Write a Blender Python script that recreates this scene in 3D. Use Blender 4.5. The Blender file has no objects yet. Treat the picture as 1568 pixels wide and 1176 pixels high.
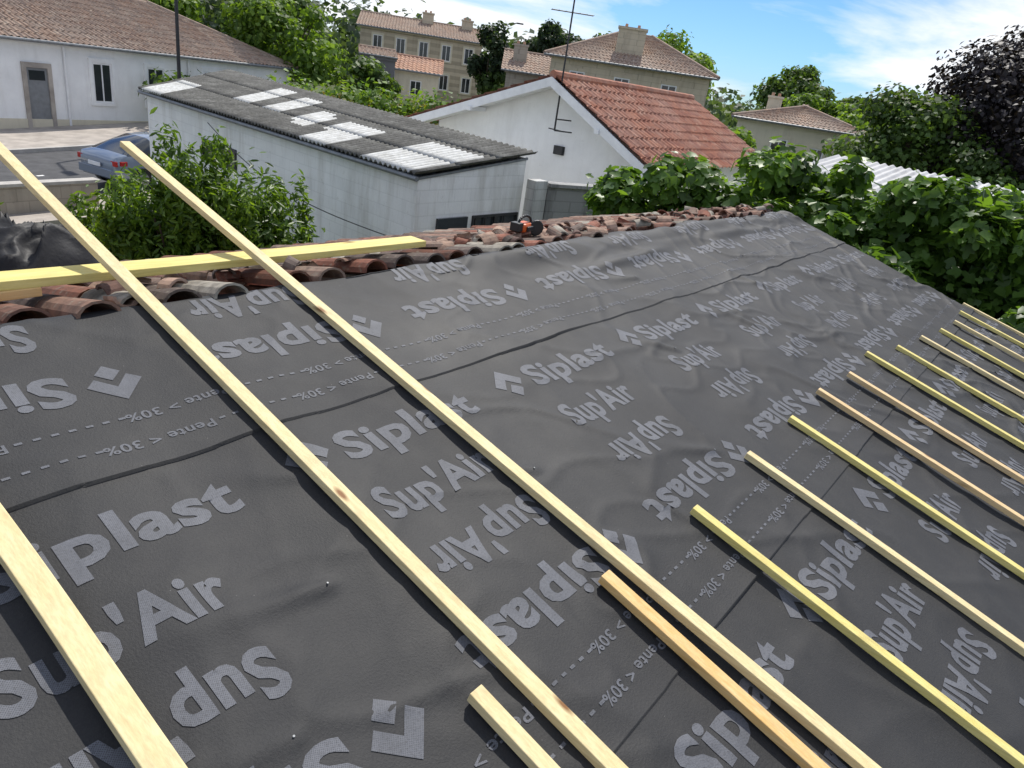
import bpy, bmesh, math, random
import numpy as np
from mathutils import Vector, Matrix
random.seed(7)
sc=bpy.context.scene
COL=bpy.context.collection
# ------------------------------------------------------------ helpers
def link(o,parent=None):
    COL.objects.link(o)
    if parent is not None: o.parent=parent
    return o
def empty(name):
    return link(bpy.data.objects.new(name,None))
class MB:
    def __init__(s): s.v=[];s.f=[];s.m=[];s.c=[]
    def add(s,vs,fs,mi=0,col=None):
        b=len(s.v); s.v+= [tuple(v) for v in vs]
        if col is not None: s.c+=[col]*len(vs)
        else: s.c+=[(.5,.5,.5,1)]*len(vs)
        for f in fs: s.f.append(tuple(i+b for i in f)); s.m.append(mi)
    def box(s,o,ax,ay,az,mi=0,col=None):
        o=Vector(o);ax=Vector(ax);ay=Vector(ay);az=Vector(az)
        vs=[o,o+ax,o+ax+ay,o+ay,o+az,o+ax+az,o+ax+ay+az,o+ay+az]
        s.add(vs,[(0,3,2,1),(4,5,6,7),(0,1,5,4),(1,2,6,5),(2,3,7,6),(3,0,4,7)],mi,col)
    def cyl(s,p,q,r0,r1=None,n=10,mi=0,col=None):
        if r1 is None:r1=r0
        p=Vector(p);q=Vector(q);d=(q-p).normalized()
        a=d.orthogonal().normalized();b=d.cross(a)
        vs=[];fs=[]
        for i in range(n):
            t=2*math.pi*i/n; e=a*math.cos(t)+b*math.sin(t)
            vs+=[p+e*r0,q+e*r1]
        for i in range(n):
            j=(i+1)%n; fs.append((2*i,2*j,2*j+1,2*i+1))
        fs.append(tuple(2*i for i in range(n))[::-1]); fs.append(tuple(2*i+1 for i in range(n)))
        s.add(vs,fs,mi,col)
    def build(s,name,mats,parent=None,smooth=False,bevel=0):
        me=bpy.data.meshes.new(name); me.from_pydata(s.v,[],s.f)
        for m in mats: me.materials.append(m)
        me.polygons.foreach_set('material_index',s.m)
        ca=me.color_attributes.new('Col','FLOAT_COLOR','POINT')
        ca.data.foreach_set('color',np.array(s.c,dtype=np.float32).ravel())
        if smooth: me.polygons.foreach_set('use_smooth',[True]*len(s.f))
        me.update()
        o=link(bpy.data.objects.new(name,me),parent)
        if bevel:
            md=o.modifiers.new('b','BEVEL'); md.width=bevel; md.segments=2; md.limit_method='ANGLE'
        return o
def np_mesh(name,V,Fq,mats,col=None,parent=None,smooth=False,k=4):
    me=bpy.data.meshes.new(name)
    V=np.asarray(V,dtype=np.float32); Fq=np.asarray(Fq,dtype=np.int32)
    me.vertices.add(len(V)); me.vertices.foreach_set('co',V.ravel())
    me.loops.add(Fq.size); me.loops.foreach_set('vertex_index',Fq.ravel())
    n=len(Fq); me.polygons.add(n)
    me.polygons.foreach_set('loop_start',np.arange(0,n*k,k,dtype=np.int32))
    if smooth: me.polygons.foreach_set('use_smooth',np.ones(n,dtype=bool))
    for m in mats: me.materials.append(m)
    if col is not None:
        ca=me.color_attributes.new('Col','FLOAT_COLOR','POINT')
        ca.data.foreach_set('color',np.asarray(col,dtype=np.float32).ravel())
    me.update(calc_edges=True); me.validate()
    return link(bpy.data.objects.new(name,me),parent)
_lat={}
def vnoise(x,y,seed=0):
    if seed not in _lat: _lat[seed]=np.random.default_rng(seed+100).random((256,256))
    L=_lat[seed]; x=np.asarray(x,float);y=np.asarray(y,float)
    xi=np.floor(x).astype(int);yi=np.floor(y).astype(int);fx=x-xi;fy=y-yi
    fx=fx*fx*fx*(fx*(fx*6-15)+10);fy=fy*fy*fy*(fy*(fy*6-15)+10)
    a=L[xi%256,yi%256];b=L[(xi+1)%256,yi%256];c=L[xi%256,(yi+1)%256];d=L[(xi+1)%256,(yi+1)%256]
    return (a*(1-fx)+b*fx)*(1-fy)+(c*(1-fx)+d*fx)*fy
# ------------------------------------------------------------ materials
class NT:
    def __init__(s,name):
        s.mat=bpy.data.materials.new(name); s.mat.use_nodes=True; s.t=s.mat.node_tree
        s.b=s.t.nodes['Principled BSDF']; s.out=s.t.nodes['Material Output']
    def n(s,typ,**kw):
        nd=s.t.nodes.new(typ)
        for k,v in kw.items(): setattr(nd,k,v)
        return nd
    def l(s,a,b): s.t.links.new(a,b)
    def coord(s,scale=(1,1,1),rot=(0,0,0)):
        tc=s.n('ShaderNodeTexCoord'); mp=s.n('ShaderNodeMapping')
        mp.inputs['Scale'].default_value=scale; mp.inputs['Rotation'].default_value=rot
        s.l(tc.outputs['Object'],mp.inputs['Vector']); return mp.outputs[0]
    def noise(s,vec,scale,detail=4,rough=.55):
        nd=s.n('ShaderNodeTexNoise'); nd.inputs['Scale'].default_value=scale
        nd.inputs['Detail'].default_value=detail; nd.inputs['Roughness'].default_value=rough
        if vec is not None: s.l(vec,nd.inputs['Vector'])
        return nd.outputs[0]
    def ramp(s,fac,stops):
        r=s.n('ShaderNodeValToRGB'); e=r.color_ramp.elements
        while len(e)<len(stops): e.new(.5)
        for i,(p,c) in enumerate(stops):
            e[i].position=p; e[i].color=(c[0],c[1],c[2],1) if not isinstance(c,(int,float)) else (c,c,c,1)
        s.l(fac,r.inputs[0]); return r.outputs[0]
    def mix(s,fac,a,b,mode='MIX'):
        m=s.n('ShaderNodeMix',data_type='RGBA',blend_type=mode)
        for sock,val in ((m.inputs[0],fac),(m.inputs[6],a),(m.inputs[7],b)):
            if isinstance(val,(int,float)): sock.default_value=val
            elif isinstance(val,tuple): sock.default_value=(val[0],val[1],val[2],1)
            else: s.l(val,sock)
        return m.outputs[2]
    def bump(s,h,dist=.01,strength=.6,prev=None):
        b=s.n('ShaderNodeBump'); b.inputs['Distance'].default_value=dist; b.inputs['Strength'].default_value=strength
        s.l(h,b.inputs['Height'])
        if prev is not None: s.l(prev,b.inputs['Normal'])
        return b.outputs[0]
    def set(s,col=None,rough=None,normal=None,spec=None,metal=None):
        for nm,v in (('Base Color',col),('Roughness',rough),('Normal',normal),('Specular IOR Level',spec),('Metallic',metal)):
            if v is None: continue
            if isinstance(v,(int,float)): s.b.inputs[nm].default_value=v
            elif isinstance(v,tuple): s.b.inputs[nm].default_value=(v[0],v[1],v[2],1)
            else: s.l(v,s.b.inputs[nm])
        return s.mat
def simple(name,c,rough=.6,var=.25,scale=6,bump=.003,metal=0,spec=.4):
    m=NT(name); v=m.coord(); n=m.noise(v,scale,5)
    c1=tuple(x*(1-var) for x in c); c2=tuple(min(1,x*(1+var)) for x in c)
    col=m.ramp(n,[(.3,c1),(.7,c2)])
    return m.set(col,rough,m.bump(m.noise(v,scale*6,2),bump),spec,metal)

def mk_membrane():
    m=NT('roofing_membrane'); v=m.coord()
    n1=m.noise(v,1.3,4,.6); n2=m.noise(v,9,4,.65)
    c=m.ramp(n1,[(.3,(.016,.0162,.017)),(.7,(.025,.0253,.0268))])
    c=m.mix(m.ramp(n2,[(.42,0.),(.75,.3)]),c,(.045,.043,.040))
    g=m.noise(v,150,2,.8)
    c=m.mix(m.ramp(g,[(.35,0.),(.75,.32)]),c,(.048,.048,.049))
    vo=m.n('ShaderNodeTexVoronoi'); vo.inputs['Scale'].default_value=30; m.l(v,vo.inputs['Vector'])
    sp=m.ramp(vo.outputs['Distance'],[(.03,1.),(.055,0.)])
    msk=m.ramp(n2,[(.54,0.),(.6,1.)])
    c=m.mix(m.mix(1.0,sp,msk,'MULTIPLY'),c,(.15,.145,.14))
    r=m.ramp(n1,[(.3,.6),(.7,.72)])
    b=m.bump(g,.0018,.6)
    return m.set(c,r,b,.3)
M_MEM=mk_membrane()
def mk_print():
    m=NT('membrane_ink'); v=m.coord()
    sx=m.n('ShaderNodeSeparateXYZ'); m.l(v,sx.inputs[0])
    def s(o,k):
        a=m.n('ShaderNodeMath',operation='MULTIPLY'); a.inputs[1].default_value=k; m.l(o,a.inputs[0])
        b=m.n('ShaderNodeMath',operation='SINE'); m.l(a.outputs[0],b.inputs[0]); return b.outputs[0]
    a=s(sx.outputs[0],1050); b=s(sx.outputs[1],1050)
    p=m.n('ShaderNodeMath',operation='MULTIPLY'); m.l(a,p.inputs[0]); m.l(b,p.inputs[1])
    dots=m.ramp(p.outputs[0],[(.2,0.),(.55,.85)])
    n=m.noise(v,7,4,.65)
    base=m.ramp(n,[(.25,(.09,.094,.106)),(.75,(.15,.156,.176))])
    c=m.mix(dots,base,(.05,.052,.059))
    g=m.noise(v,150,2,.8)
    worn=m.ramp(g,[(.5,0.),(.72,.55)])
    c=m.mix(worn,c,(.04,.04,.043))
    return m.set(c,.66,m.bump(g,.0018,.5),.3)
M_INK=mk_print()
def mk_wood(name,c,c2,knot=(.22,.1,.03)):
    m=NT(name)
    v=m.coord((14,1.2,14)); n=m.noise(v,3,6,.65)
    v2=m.coord((60,2.,60)); g=m.noise(v2,2,4,.6)
    col=m.ramp(n,[(.3,c2),(.65,c)])
    col=m.mix(m.ramp(g,[(.4,0.),(.75,.45)]),col,tuple(x*.6 for x in c))
    vo=m.n('ShaderNodeTexVoronoi'); vo.inputs['Scale'].default_value=1.0
    m.l(m.coord((9,2.2,9)),vo.inputs['Vector'])
    k=m.ramp(vo.outputs['Distance'],[(.05,1.),(.13,0.)])
    col=m.mix(k,col,knot)
    d=m.ramp(m.noise(m.coord((4,4,4)),2,4),[(.55,0.),(.8,.35)])
    col=m.mix(d,col,(.3,.24,.15))
    return m.set(col,.65,m.bump(g,.002,.5),.3)
W_PALE=mk_wood('pine_pale',(.68,.54,.28),(.78,.66,.38))
W_YEL=mk_wood('pine_treated',(.66,.55,.17),(.75,.65,.27))
W_PINK=mk_wood('pine_pink',(.66,.46,.23),(.73,.56,.32))
W_OR=mk_wood('pine_orange',(.68,.42,.15),(.74,.54,.27))
def mk_tile(name,cs,attr=False,vs=4.,lichen=.5,dark=(.05,.04,.035)):
    m=NT(name); v=m.coord()
    if attr:
        a=m.n('ShaderNodeAttribute'); a.attribute_name='Col'; base=a.outputs[0]
    else:
        vo=m.n('ShaderNodeTexVoronoi'); vo.inputs['Scale'].default_value=vs; m.l(v,vo.inputs['Vector'])
        sp=m.n('ShaderNodeSeparateColor'); m.l(vo.outputs['Color'],sp.inputs[0])
        base=m.ramp(sp.outputs[0],[(i/(len(cs)-1),c) for i,c in enumerate(cs)])
        big=m.ramp(m.noise(v,.7,4,.6),[(.4,0.),(.65,.5)])
        base=m.mix(big,base,tuple(x*.7+.08 for x in cs[-1]))
    n=m.noise(v,14,5,.65)
    c=m.mix(m.ramp(n,[(.42,0.),(.7,lichen)]),base,dark)
    c=m.mix(m.ramp(m.noise(v,31,4,.6),[(.56,0.),(.7,.7*lichen)]),c,(.3,.28,.22))
    return m.set(c,.88,m.bump(n,.006,.6),.15)
T_OLD=mk_tile('old_canal_tile',None,True,lichen=.7)
T_RED=mk_tile('red_roof_tile',[(.36,.14,.09),(.44,.2,.13),(.27,.11,.08),(.5,.28,.2)],vs=5,lichen=.45,dark=(.15,.09,.07))
T_BRN=mk_tile('weathered_roof_tile',[(.34,.23,.17),(.4,.28,.21),(.28,.2,.16),(.46,.36,.28)],vs=5,lichen=.5,dark=(.16,.14,.12))
T_BRT=mk_tile('bright_roof_tile',[(.48,.27,.18),(.52,.33,.23),(.4,.22,.15)],vs=5,lichen=.25,dark=(.2,.12,.09))
def mk_plaster(name,c,stain=(.3,.28,.24),amt=.5,brick=False,bs=(.4,.2),bk=.7):
    m=NT(name); v=m.coord()
    n=m.noise(v,1.1,6,.65); n2=m.noise(m.coord((2.2,2.2,.35)),1.6,5,.65)
    col=m.ramp(n,[(.3,tuple(x*.88 for x in c)),(.65,c)])
    col=m.mix(m.ramp(n2,[(.5,0.),(.78,amt)]),col,stain)
    sx=m.n('ShaderNodeSeparateXYZ'); m.l(v,sx.inputs[0])
    dz=m.ramp(sx.outputs[2],[(0.,.5*amt),(.6,0.)])
    col=m.mix(dz,col,stain)
    pk=m.ramp(m.noise(v,5,6,.75),[(.63,0.),(.67,.6*amt)])
    col=m.mix(pk,col,stain)
    nb=m.bump(m.noise(v,25,3),.008,.5)
    if brick:
        cx=m.n('ShaderNodeCombineXYZ'); ad=m.n('ShaderNodeMath',operation='ADD')
        m.l(sx.outputs[0],ad.inputs[0]); m.l(sx.outputs[1],ad.inputs[1]); m.l(ad.outputs[0],cx.inputs[0]); m.l(sx.outputs[2],cx.inputs[1])
        br=m.n('ShaderNodeTexBrick'); m.l(cx.outputs[0],br.inputs[0]); br.inputs['Scale'].default_value=1
        br.inputs['Brick Width'].default_value=bs[0]; br.inputs['Row Height'].default_value=bs[1]; br.inputs['Mortar Size'].default_value=.01
        br.inputs['Color1'].default_value=(1,1,1,1);br.inputs['Color2'].default_value=(.82,.82,.82,1);br.inputs['Mortar'].default_value=(.6,.6,.6,1)
        col=m.mix(bk,col,br.outputs[0],'MULTIPLY')
        nb=m.bump(br.outputs['Fac'],-.006,.5,nb)
    return m.set(col,.85,nb,.2)
P_WHITE=mk_plaster('white_render',(.9,.9,.89),(.52,.5,.47),.26)
P_SHED=mk_plaster('white_painted_blocks',(.9,.9,.88),(.42,.39,.33),.5,True,bk=.25)
P_BLOCK=mk_plaster('grey_blocks',(.36,.36,.35),(.1,.1,.1),.9,True)
P_PIER=mk_plaster('pale_grey_blocks',(.6,.6,.58),(.2,.2,.19),.7,True)
P_STONE=mk_plaster('limestone',(.6,.52,.39),(.3,.25,.19),.5,True,(.6,.3))
P_STONE2=mk_plaster('grey_limestone',(.45,.4,.33),(.2,.18,.15),.6,True,(.6,.3))
P_CREAM=mk_plaster('cream_render',(.7,.64,.5),(.42,.37,.29),.4)
P_DARK=mk_plaster('dark_render',(.18,.18,.19),(.08,.08,.08),.4)
M_ASPH=simple('asphalt',(.075,.075,.078),.9,.25,3,.006)
M_PAVE=simple('pavement_concrete',(.38,.34,.3),.9,.25,2,.004)
M_KERB=simple('kerb_stone',(.42,.4,.37),.85,.15,4,.004)
M_GRASS=simple('ground_grass',(.08,.1,.035),.95,.5,.8,.05)
M_LINE=simple('road_paint',(.7,.7,.68),.7,.15,8,.001)
M_GLASS=simple('dark_window_glass',(.03,.035,.04),.1,.2,2,.0,spec=.6)
M_FRAME=simple('white_frame',(.78,.78,.78),.5,.08,5,.001)
M_DOOR=simple('door_grey',(.2,.21,.22),.5,.15,5,.001)
M_DARK=simple('dark_metal',(.03,.03,.032),.5,.2,10,.001)
M_GALV=simple('galvanised',(.35,.36,.37),.4,.15,10,.001,metal=.7)
M_ZINC=simple('zinc_gutter',(.2,.21,.22),.5,.2,6,.001,metal=.3)
M_BLACKROLL=simple('black_plastic_sheet',(.024,.024,.026),.6,.3,6,.004,spec=.3)
M_SOIL=simple('earth',(.24,.14,.09),.95,.35,5,.02)
def mk_corr():
    m=NT('fibre_cement_sheet'); v=m.coord()
    c=m.ramp(m.noise(v,2.2,7,.75),[(.3,(.055,.055,.052)),(.5,(.11,.108,.1)),(.72,(.21,.21,.195))])
    c=m.mix(m.ramp(m.noise(v,18,5,.7),[(.48,0.),(.68,.7)]),c,(.045,.045,.036))
    return m.set(c,.9,m.bump(m.noise(v,60,2),.004,.5),.2)
M_FIB=mk_corr()
def mk_trans():
    m=NT('translucent_sheet'); v=m.coord()
    c=m.ramp(m.noise(m.coord((1,5,1)),1.8,6,.75),[(.3,(.26,.26,.24)),(.62,(.54,.55,.54))])
    c=m.mix(m.ramp(m.noise(v,12,5,.7),[(.5,0.),(.68,.55)]),c,(.2,.2,.175))
    return m.set(c,.6,m.bump(m.noise(v,40,2),.003,.3),.3)
M_TRANS=mk_trans()
M_PALECORR=simple('pale_sheet_roof',(.42,.42,.42),.6,.22,1.5,.002)
def mk_leaf(name,rough=.45,trans=.35):
    m=NT(name); a=m.n('ShaderNodeAttribute'); a.attribute_name='Col'
    m.l(a.outputs[0],m.b.inputs['Base Color']); m.b.inputs['Roughness'].default_value=rough
    m.b.inputs['Specular IOR Level'].default_value=.35
    tr=m.n('ShaderNodeBsdfTranslucent'); mc=m.mix(1.,a.outputs[0],(2.1,2.0,.7),'MULTIPLY'); m.l(mc,tr.inputs[0])
    ms=m.n('ShaderNodeMixShader'); ms.inputs[0].default_value=trans
    m.l(m.b.outputs[0],ms.inputs[1]); m.l(tr.outputs[0],ms.inputs[2]); m.l(ms.outputs[0],m.out.inputs[0]); return m.mat
L_GLOSS=mk_leaf('broad_leaf',.42,.42); L_MAT=mk_leaf('tree_leaf',.6,.4); L_DARK=mk_leaf('dark_leaf',.6,.1)
M_BARK=simple('bark',(.09,.07,.05),.95,.3,9,.02)

# ------------------------------------------------------------ roof geometry
NS=-.2504; CS=.968
EDGE=8.55; RS=2.29
SEAMS=[1.47,.035,-1.40,-2.84]
FIX=[(1.26,1.20,2.6,.30,.010),(1.02,.85,2.95,.42,.015),(1.98,.86,2.7,.3,.011),(3.6,1.1,2.4,.35,.013),(4.7,1.0,2.0,.4,.014),(5.5,1.3,1.9,.4,.014),(2.9,.5,2.5,.3,.010),(.7,.55,2.9,.25,.010),(4.2,1.75,2.9,.4,.012)]
def hfun(X,S):
    X=np.asarray(X,float);S=np.asarray(S,float)
    h=.018*(vnoise(X*.9,S*.9,1)-.5)+.010*(vnoise(X*3.1+5,S*1.6+3,2)-.5)
    amt=np.clip((X-1.8)/4,0.25,1.0)
    wp=vnoise(X*1.5,S*2.2,3)*2.2
    rid=1-np.abs(2*vnoise(X*2.4+wp,S*.55+wp*.3,4)-1)
    h+= .017*amt*np.power(rid,5)
    rid2=1-np.abs(2*vnoise(X*1.1+S*2.4+wp,S*1.2-X*.5,5)-1)
    h+= .009*np.power(rid2,7)
    rid3=1-np.abs(2*vnoise(X*4.1-S*1.5,S*1.3+wp,13)-1)
    h+= .006*amt*np.power(rid3,5)
    rid4=1-np.abs(2*vnoise(X*2.0+S*3.5,S*2.2-X*1.5+wp,14)-1)
    h+= .006*np.power(rid4,6)
    rs=np.clip((X-2.1)/1.2,.12,1)
    nr=np.exp(-((S-2.18)/.13)**2)*rs
    h+= nr*(.012+.055*np.clip(vnoise(X*2.,S*6,6)-.45,0,1)+.035*np.clip(vnoise(X*.8+9,S*3,7)-.3,0,1))
    nr2=np.exp(-((S-1.98-.05*np.sin(X*1.3))/.05)**2)*np.clip((X-2.8)/1.5,0,1)*np.clip(vnoise(X*1.1+3,0*S,11)-.25,0,1)
    h+= nr2*.05
    h-= .009*np.sin((X-.65)/.6*math.pi)**2
    for (fx,fs,a,b,am) in FIX:
        dx=X-fx;ds=S-fs
        u=dx*math.cos(a)+ds*math.sin(a); w=-dx*math.sin(a)+ds*math.cos(a)
        wd=.020+.09*np.clip(u,0,1)
        h+= am*np.exp(-(w/wd)**2)*np.exp(-(np.clip(u,0,9)/b)**2)*np.where(u>0,1,np.exp(-(u/.03)**2))
    # the long battens hold the sheet down where they cross it
    hold=np.zeros_like(h)
    for bx_ in (1.245,1.885): hold=np.maximum(hold,np.exp(-((X-bx_)/.07)**2))
    h=h*(1-hold)+np.minimum(h,.006)*hold
    for s0 in SEAMS:
        se=s0+.010*(vnoise(X*2.2,s0+0*X,8)-.5)
        d=S-se
        lip=.003+.014*np.clip(vnoise(X*1.7+s0*7,0*X+3,9)-.4,0,1)
        h+= np.where(d>=0,lip*np.exp(-np.clip(d,0,9)/.10)+.003*np.clip(1-d/1.4,0,1),0)
    return h
def rp(X,S,off=0.):
    h=hfun(X,S)+off
    return np.stack([np.asarray(X,float)+0*h,.398+CS*np.asarray(S)-.2504*h,3.061+.2504*np.asarray(S)+CS*h],-1)
def RP(x,s,off=0.):
    return Vector((x,.398+CS*s-.2504*off,3.061+.2504*s+CS*off))
roof=empty('membrane_roof')
xs=np.concatenate([np.arange(-5,-.2,.12),np.arange(-.2,EDGE+.001,.018)])
ss=list(np.arange(-4.6,-1.2,.06))+list(np.arange(-1.2,RS+.001,.018))
for s0 in SEAMS: ss+= [s0-.012,s0-.008,s0-.005,s0-.002,s0+.001,s0+.004,s0+.008]
ss=np.array(sorted(set(np.round(ss,4))))
XX,SS=np.meshgrid(xs,ss)
V=rp(XX.ravel(),SS.ravel())
Xr=XX.ravel();Sr=SS.ravel()
V[:,2]-= np.clip(Xr-(EDGE-.06),0,1)**1.0*.6
V[:,2]-= np.clip(Sr-(RS-.04),0,1)*.7
edgej=((vnoise(Xr*1.3,0*Xr,12)-.5)*.09+(vnoise(Xr*5.3,0*Xr,15)-.5)*.04)*(Sr>RS-.05)
V[:,1]+=edgej
nx=len(xs);ny=len(ss)
ii=(np.arange(ny-1)[:,None]*nx+np.arange(nx-1)[None,:]).ravel()
Fq=np.stack([ii,ii+1,ii+1+nx,ii+nx],-1)
np_mesh('membrane',V,Fq,[M_MEM],parent=roof,smooth=True)
# ---- printed lettering
def text_mesh(body,w,hgt,bold=.02,shear=0.):
    c=bpy.data.curves.new('t','FONT'); c.body=body; c.offset=bold; c.resolution_u=3; c.shear=shear; c.space_character=1.06
    o=bpy.data.objects.new('t',c); COL.objects.link(o)
    bpy.context.view_layer.update()
    me=bpy.data.meshes.new_from_object(o.evaluated_get(bpy.context.evaluated_depsgraph_get()))
    bpy.data.objects.remove(o)
    bm=bmesh.new(); bm.from_mesh(me)
    X=[v.co.x for v in bm.verts]; x0,x1=min(X),max(X)
    capt=.70
    for v in bm.verts:
        v.co.x=(v.co.x-x0)/(x1-x0)*w; v.co.y=v.co.y/capt*hgt-hgt/2; v.co.z=0
    for ax,lo,hi in ((0,0,w),(1,-hgt,hgt)):
        p=lo
        while p<hi:
            p+=.02
            nrm=(1,0,0) if ax==0 else (0,1,0); co=(p,0,0) if ax==0 else (0,p,0)
            bmesh.ops.bisect_plane(bm,geom=bm.verts[:]+bm.edges[:]+bm.faces[:],plane_co=co,plane_no=nrm)
    vs=np.array([v.co[:2] for v in bm.verts]); bm.verts.index_update()
    fs=[[v.index for v in f.verts] for f in bm.faces]; bm.free()
    return vs,fs
def logo_mesh():
    polys=[[(.0,.0),(.035,-.035),(.085,.02),(.085,.09)],[(.085,.09),(.085,.02),(.135,-.035),(.17,.0)],[(.045,-.055),(.085,-.095),(.125,-.055),(.085,-.015)]]
    vs=[];fs=[]
    for p in polys:
        bm=bmesh.new(); vv=[bm.verts.new((a,b,0)) for a,b in p]; bm.faces.new(vv)
        for q in range(-6,10):
            for nrm,co in (((1,0,0),(q*.02,0,0)),((0,1,0),(0,q*.02,0))):
                bmesh.ops.bisect_plane(bm,geom=bm.verts[:]+bm.edges[:]+bm.faces[:],plane_co=co,plane_no=nrm)
        bm.verts.index_update(); b=len(vs)
        vs+=[tuple(v.co[:2]) for v in bm.verts]; fs+=[[v.index+b for v in f.verts] for f in bm.faces]; bm.free()
    return np.array(vs),fs
T_S=text_mesh('Siplast',.66,.135,.034); T_A=text_mesh("Sup'Air",.52,.135,.034)
T_P=text_mesh('Pente > 30%',.34,.036,.018); T_P2=text_mesh('Pente < 30%',.34,.036,.018); T_D=text_mesh('- - - - - - -',.30,.045,.025)
T_L=logo_mesh()
PV=[];PF=[]
def put(tm,x,s,inv=False,k=1.):
    vs,fs=tm; vs=vs*k
    if inv: X=x-vs[:,0]; S=s-vs[:,1]
    else: X=x+vs[:,0]; S=s+vs[:,1]
    if X.max()>EDGE-.06: return
    base=sum(len(p) for p in PV)
    S2=np.clip(S,-9,RS-.045)
    PV.append(rp(X,S2,.0018))
    PF.extend([[i+base for i in f] for f in fs])
PER=1.055
for r,(s0,xo) in enumerate([(1.44,.03),(0.,0.),(-1.425,.03),(-2.86,-.1)]):
    for k in range(-3,8):
        x=k*PER+xo
        if s0+1.29<RS-.1: put(T_S,1.40+x,1.285+s0); put(T_L,1.19+x,1.295+s0)
        if s0+1.0<RS-.1: put(T_A,1.34+x,1.005+s0)
        put(T_A,1.84+x,.72+s0,True)
        put(T_S,1.84+x,.435+s0,True); put(T_L,2.05+x,.425+s0,True)
    for k in range(-8,18):
        x=k*.66+xo
        put(T_P,1.2+x,.245+s0,True); put(T_D,1.52+x,.245+s0,True)
        put(T_P2,1.08+x,.125+s0,True); put(T_D,1.40+x,.125+s0,True)
PVa=np.concatenate(PV)
me=bpy.data.meshes.new('membrane_print'); me.from_pydata(PVa.tolist(),[],PF); me.materials.append(M_INK); me.update()
me.polygons.foreach_set('use_smooth',[True]*len(PF))
link(bpy.data.objects.new('membrane_print',me),roof)
mb=MB()
for (fx,fs,a,b,am) in FIX:
    p=rp(np.array([fx]),np.array([fs]),.0)[0]; mb.cyl(p,Vector(p)+Vector((0,NS,CS))*.003,.003,.0028,8)
mb.build('fixing_screws',[M_ZINC],roof)
# ---- battens
def batten(x0,s0,x1,s1,w=.045,t=.03,mat=W_PALE,seed=0,off=0.):
    n=30; rr=random.Random(seed)
    ph=rr.random()*6; amp=.007
    L=s1-s0; vs=[];fs=[]
    for i in range(n+1):
        k=i/n; s=s0+L*k; x=x0+(x1-x0)*k+amp*math.sin(ph+k*4)+.003*math.sin(ph*3+k*11)
        o=.010+off+.003*math.sin(ph*2+k*7)
        for (a,b) in ((-w/2,0),(w/2,0),(w/2,t),(-w/2,t)):
            vs.append(RP(x+a,s,o+b))
    for i in range(n):
        for j in range(4):
            a=i*4+j;b=i*4+(j+1)%4; fs.append((a,b,b+4,a+4))
    fs.append((0,1,2,3)); fs.append((4*n+3,4*n+2,4*n+1,4*n))
    og=RP(x0+rr.random()*3,s0+rr.random()*3)
    me=bpy.data.meshes.new('batten'); me.from_pydata([tuple(v-og) for v in vs],[],fs); me.materials.append(mat)
    bm=bmesh.new(); bm.from_mesh(me); bmesh.ops.recalc_face_normals(bm,faces=bm.faces); bm.to_mesh(me); bm.free()
    o=bpy.data.objects.new('wooden_batten',me); o.location=og; link(o)
    md=o.modifiers.new('b','BEVEL'); md.width=.0025; md.segments=2; md.limit_method='ANGLE'
    return o
batten(1.25,-3.6,1.235,4.3,seed=1,w=.05,off=.004)
batten(1.90,-3.6,1.83,3.66,seed=2,w=.05,off=.004)
batten(.42,2.0,.50,-.4,seed=3,w=.065,off=.006)
batten(1.105,.37,1.12,-3.5,seed=4,mat=W_PALE)
batten(1.765,.385,1.67,-3.5,seed=5,mat=W_OR,w=.05)
tops=[(2.39,.36,W_YEL),(3.02,.39,W_PALE),(3.62,.39,W_YEL),(4.19,.41,W_PINK),(4.73,.37,W_PINK),(5.31,.40,W_YEL),(5.85,.29,W_YEL),(6.45,.22,W_PALE),(7.0,.15,W_YEL),(7.55,.11,W_PALE),(8.07,.13,W_YEL),(8.5,.16,W_PALE)]
for i,(x,s,m) in enumerate(tops): batten(x,s,x+random.uniform(-.02,.02),-3.6,seed=30+i,mat=m,w=.042,off=.004)
def plank(p,q,w,t,mat,name='wooden_plank'):
    p=Vector(p);q=Vector(q);d=(q-p); L=d.length; d.normalize(); sd=Vector((0,0,1)).cross(d).normalized(); up=d.cross(sd)
    me=MB(); n=12
    vs=[];fs=[]
    for i in range(n+1):
        y=L*i/n; z=.006*math.sin(i*.5)
        for a,b in ((-w/2,0),(w/2,0),(w/2,t),(-w/2,t)): vs.append((a,y,b+z))
    for i in range(n):
        for j in range(4): a=i*4+j;b=i*4+(j+1)%4; fs.append((a,b,b+4,a+4))
    fs+=[(0,1,2,3),(4*n+3,4*n+2,4*n+1,4*n)]
    me.add(vs,fs); o=me.build(name,[mat],None,bevel=.003)
    bm=bmesh.new(); bm.from_mesh(o.data); bmesh.ops.recalc_face_normals(bm,faces=bm.faces); bm.to_mesh(o.data); bm.free()
    M=Matrix((( -sd.x,d.x,up.x,p.x),(-sd.y,d.y,up.y,p.y),(-sd.z,d.z,up.z,p.z),(0,0,0,1)))
    o.matrix_world=M; return o
plank((-2.0,3.04,3.655),(2.98,2.90,3.635),.13,.035,W_YEL)
plank((-2.0,2.99,3.615),(1.0,2.95,3.61),.14,.034,W_OR)
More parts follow.
